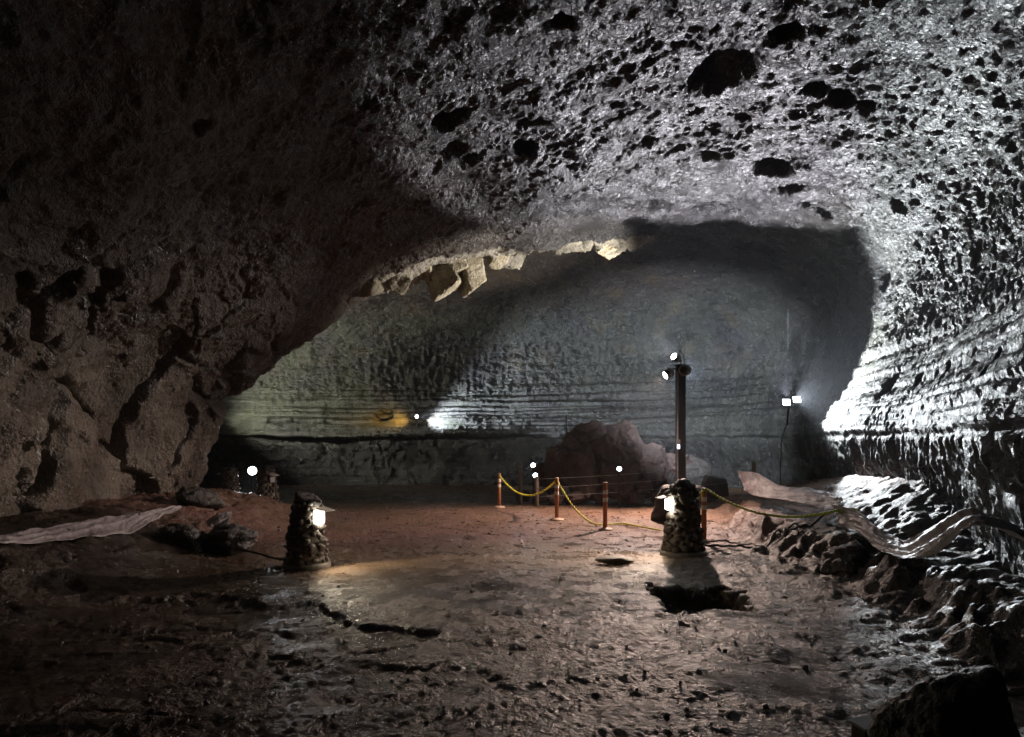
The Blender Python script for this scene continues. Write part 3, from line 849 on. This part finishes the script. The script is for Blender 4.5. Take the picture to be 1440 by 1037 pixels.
def chain(pts, m, lab, lk=.05, r=.0075):
    pts = [Vector(p) for p in pts]
    L = [0]
    for a, b in zip(pts, pts[1:]): L.append(L[-1] + (b - a).length)
    n = max(2, int(L[-1] / (lk * .72)))
    arr = np.array([list(p) for p in pts])
    bm = bmesh.new()
    for k in range(n):
        s = (k + .5) / n * L[-1]
        c = Vector([float(np.interp(s, L, arr[:, j])) for j in range(3)])
        c2 = Vector([float(np.interp(min(s + .02, L[-1]), L, arr[:, j])) for j in range(3)])
        c1 = Vector([float(np.interp(max(s - .02, 0), L, arr[:, j])) for j in range(3)])
        d = (c2 - c1).normalized()
        up = Vector((0, 0, 1)) if abs(d.z) < .95 else Vector((1, 0, 0))
        a = d.cross(up).normalized(); b = a.cross(d)
        w = (a + b if k % 2 else a - b).normalized()
        ring = []
        for j in range(10):
            th = 2 * math.pi * j / 10
            ring.append(c + d * math.cos(th) * lk * .5 + w * math.sin(th) * lk * .28)
        tube(bm, ring, r, 5, True)
    o = obj('chain', bm, m, None, True)
    return tag(o, lab, 'chain')

def sag(a, b, s, n=24):
    return [a.lerp(b, k / n) - Vector((0, 0, s * 4 * (k / n) * (1 - k / n))) for k in range(n + 1)]
top = Vector((0, 0, -.03))
chain(sag(A + top, B + top, .40), M_CHAIN, 'yellow plastic chain drooping between the far and the middle striped posts', .06, .010)
g1 = at(838, 741, 13.3); g1.z = gz(g1.x, g1.y) + .03
g2 = at(880, 740, 13.3); g2.z = gz(g2.x, g2.y) + .03
g3 = at(930, 748, 12.6); g3.z = gz(g3.x, g3.y) + .04
sp = sag(B + top, g1, .16)
chain(sp + [g1.lerp(g2, k / 6) + Vector((0, -.05 * math.sin(k), 0)) for k in range(1, 7)] + [g2.lerp(g3, k / 8) for k in range(1, 9)], M_CHAIN, 'yellow plastic chain fallen from the middle post and lying across the floor', .055, .008)
K = at(1178, 718, 8.9)
chain([E + Vector((-.12, -.06, -.18)), E + Vector((-.05, -.05, -.05)), E + Vector((0, -.045, -.01))] + sag(E + Vector((.04, -.03, -.01)), K, .22) + [K + Vector((.06, -.01, -.04)), K + Vector((.16, 0, .02)), K + Vector((.28, .02, .0))],
      M_CHAING, 'lime green chain strung from the banded post to the right bank', .055, .0085)

# ------------------------------------------------------------------ wooden stub fence with wires before the heap
t = thing('wire_fence', 'low wire fence on weathered wooden stubs before the rock heap', 'fence', (1.0, 17.3, 0))
stubs = [(732, 700, 17.8, .95), (755, 702, 17.2, .72), (1060, 700, 17.2, .8)]
tops = []
for (u, v, Y, h) in stubs:
    q = at(u, v, Y); z0 = gz(q.x, q.y)
    bm = bmesh.new(); lathe(bm, [(.05, -.1), (.05, h * .5), (.046, h), (.03, h + .01)], 12, Matrix.Translation((q.x - 1.0, q.y - 17.3, z0))); obj('post', bm, M_WOOD, t, True)
    tops.append(Vector((q.x - 1.0, q.y - 17.3, z0)))
for hz in (.66, .45, .24):
    bm = bmesh.new(); tube(bm, sag(tops[1] + Vector((0, -.05, hz)), tops[2] + Vector((0, -.05, hz + .12)), .04, 20), .006, 6); obj('wire', bm, M_GREYM, t, True)
q = at(796, 620, 18.6)
bm = bmesh.new(); tube(bm, [(0, 0, 0), (.01, 0, .4), (.0, 0, 1.0)], .018, 6)
o = obj('iron_rod', bm, M_BLACK, None, True); o.location = (q.x, q.y, 1.28); tag(o, 'thin dark rod standing upright behind the left of the heap', 'rod')

# ------------------------------------------------------------------ plastic sheets on the banks
def sheet(name, rows, lab, ns=150, nt=26, seed=0, fold=.03, thick=.004):
    """rows: list of (upper point, lower point) along the sheet"""
    U = np.array([list(a) for a, b in rows]); Lo = np.array([list(b) for a, b in rows])
    n = len(rows); W = cr_weights(np.linspace(0, n - 1, ns), n)
    U = W @ U; Lo = W @ Lo
    v = np.linspace(0, 1, nt)[None, :, None]
    P = U[:, None] * (1 - v) + Lo[:, None] * v
    s = np.linspace(0, 1, ns)[:, None] + 0 * v[..., 0]
    Lm = np.linalg.norm(np.diff(U, axis=0), axis=1).sum()
    q = np.stack([s * Lm * 1.8 + .35 * v[..., 0], v[..., 0] * .7 - s * 2.0 + 0 * s, 0 * s + seed], -1).reshape(-1, 3)
    f = (1 - np.abs(pnoise(q * np.float32(1.6), seed)) * 2.4) * .6 + (1 - np.abs(pnoise(q * np.float32(3.7), seed + 1)) * 2.2) * .3 + .15 * pnoise(q * np.float32(8), seed + 2)
    q3 = np.stack([s * Lm * .55 + .8 * v[..., 0], v[..., 0] * 2.3 + 2.5 * s, 0 * s + 3], -1).reshape(-1, 3)
    f = .55 * f + 1.0 * (1 - np.abs(pnoise(q3, seed + 4)) * 2.2)
    N = grid_normals(P)
    if N[ns // 2, nt // 2, 2] < 0: N = -N
    P = P + N * (fold * f.reshape(ns, nt))[..., None]
    need = np.maximum(0, gza(P[..., 0], P[..., 1]) + .015 - P[..., 2])
    kx = np.exp(-np.linspace(-2, 2, 13) ** 2); kx /= kx.sum()
    for it in range(3):
        need = np.apply_along_axis(lambda a: np.convolve(np.pad(a, 6, mode='edge'), kx, 'valid'), 0, np.maximum(need, np.maximum(0, gza(P[..., 0], P[..., 1]) + .01 - P[..., 2])))
    ky = np.ones(5) / 5
    need = np.apply_along_axis(lambda a: np.convolve(np.pad(a, 2, mode='edge'), ky, 'valid'), 1, need) + .01
    P[..., 2] += need
    base = P.reshape(-1, 3).mean(0)
    me = grid_mesh(name, P - base)
    o = link(name, me, M_TARP); o.location = base
    md = o.modifiers.new('thick', 'SOLIDIFY'); md.thickness = thick
    return tag(o, lab, 'sheet')

sheet('plastic_sheet', [(at(-60, 800, 7.3), at(-60, 850, 7.0)), (at(0, 788, 7.7), at(0, 820, 7.3)), (at(60, 768, 8.4), at(70, 800, 7.9)), (at(130, 745, 9.3), at(140, 785, 8.6)),
      (at(180, 733, 10.0), at(190, 765, 9.4)), (at(225, 722, 10.9), at(228, 735, 10.6)), (at(255, 722, 11.4), at(252, 727, 11.2))],
      'long crumpled pinkish grey sheet draped along the foot of the left wall', seed=3, fold=.055)
sheet('plastic_sheet', [(at(290, 736, 10.9), at(292, 744, 10.6)), (at(308, 724, 11.0), at(302, 744, 10.6)), (at(326, 722, 11.1), at(322, 738, 10.7))],
      'small scrap of folded grey sheet on the rock left of the lamp bollard', ns=50, nt=16, seed=6, fold=.02)
sheet('plastic_sheet', [(at(1040, 664, 14.2), at(1050, 690, 13.6)), (at(1066, 668, 13.2), at(1066, 700, 12.6)), (at(1100, 688, 12.0), at(1092, 706, 11.6)), (at(1140, 692, 11.0), at(1128, 712, 10.5)),
      (at(1170, 700, 10.2), at(1158, 720, 9.7)), (at(1188, 706, 9.6), at(1180, 722, 9.3))],
      'crumpled glossy sheet beyond the chain knot on the right bank', seed=9, fold=.05)
sheet('plastic_sheet', [(at(1176, 714, 9.2), at(1190, 742, 8.8)), (at(1212, 724, 8.6), at(1220, 756, 8.2)), (at(1240, 752, 8.0), at(1240, 780, 7.6)), (at(1275, 768, 7.5), at(1275, 796, 7.0)),
      (at(1310, 752, 7.0), at(1312, 788, 6.7)), (at(1345, 732, 6.7), at(1350, 765, 6.4)), (at(1372, 726, 6.5), at(1378, 748, 6.2)), (at(1410, 740, 6.3), at(1410, 756, 6.1)), (at(1470, 765, 6.0), at(1470, 790, 5.8))],
      'long wavy silvery sheet rising over a hump on the right bank', seed=12, fold=.06, ns=240, nt=40)

# ------------------------------------------------------------------ cables, sign, hanging wire
def floor_cable(uv, r, lab, lift=.03, name='cable'):
    pts = []
    for u, v, Y in uv: pts.append(at(u, v, Y))
    W = cr_weights(np.linspace(0, len(pts) - 1, 60), len(pts))
    arr = W @ np.array([list(p) for p in pts])
    for a in arr: a[2] = max(a[2], gz(a[0], a[1]) + lift)
    bm = bmesh.new(); tube(bm, [tuple(a) for a in arr], r, 8)
    return tag(obj(name, bm, M_RUBBER, None, True), lab, 'cable')
floor_cable([(985, 772, 10.6), (1030, 774, 10.4), (1075, 778, 10.2), (1110, 762, 10.0), (1140, 740, 9.6), (1160, 722, 9.2)], .018, 'black cable climbing the right bank to the chain knot', .05)
floor_cable([(1000, 768, 10.9), (1050, 770, 10.7), (1090, 784, 10.0), (1130, 782, 9.7)], .014, 'thin black cable lying flat behind the right bollard', .05)
floor_cable([(330, 772, 9.3), (360, 778, 9.2), (385, 785, 9.1), (405, 788, 9.15)], .014, 'black cable running from the left bank to the lamp bollard', .05)

t = thing('sign_stand', 'low sign stand with slanted light grey plate beside the foreground boulder', 'sign', (1.98, 3.86, gz(1.98, 3.86)), R(24))
bm = bmesh.new(); bx(bm, (0, 0, .03), (.28, .10, .18), .008); obj('body', bm, M_SIGNB, t)
bm = bmesh.new(); bx(bm, (0, 0, .135), (.36, .12, .014), .003, Matrix.Rotation(R(8), 4, 'X')); obj('plate', bm, M_SIGN, t)
q = at(1108, 445, 19.5); q2 = at(1108, 492, 19.5)
bm = bmesh.new(); tube(bm, [(0, 0, 2.6), (.004, 0, 1.2), (0, 0, 0)], [.006, .007, .009], 6)
o = obj('hanging_wire', bm, M_GREYM, None, True); o.location = q2; tag(o, 'thin pale wire hanging from the ceiling before the dark far wall', 'wire')

# ------------------------------------------------------------------ damp air that glows round the lamps
bm = bmesh.new(); bx(bm, (-9, 8.5, 3.4), (40, 38, 10.4))
hz_ = obj('haze', bm, None)
hm = bpy.data.materials.new('damp_air'); hm.use_nodes = True
nt = hm.node_tree; nt.nodes.clear()
ov = nd(nt, 'ShaderNodeOutputMaterial'); pv = nd(nt, 'ShaderNodeVolumePrincipled')
pv.inputs['Color'].default_value = (.85, .9, 1, 1); pv.inputs['Density'].default_value = 0.0009
nt.links.new(pv.outputs[0], ov.inputs['Volume'])
hz_.data.materials.append(hm); hz_['kind'] = 'stuff'
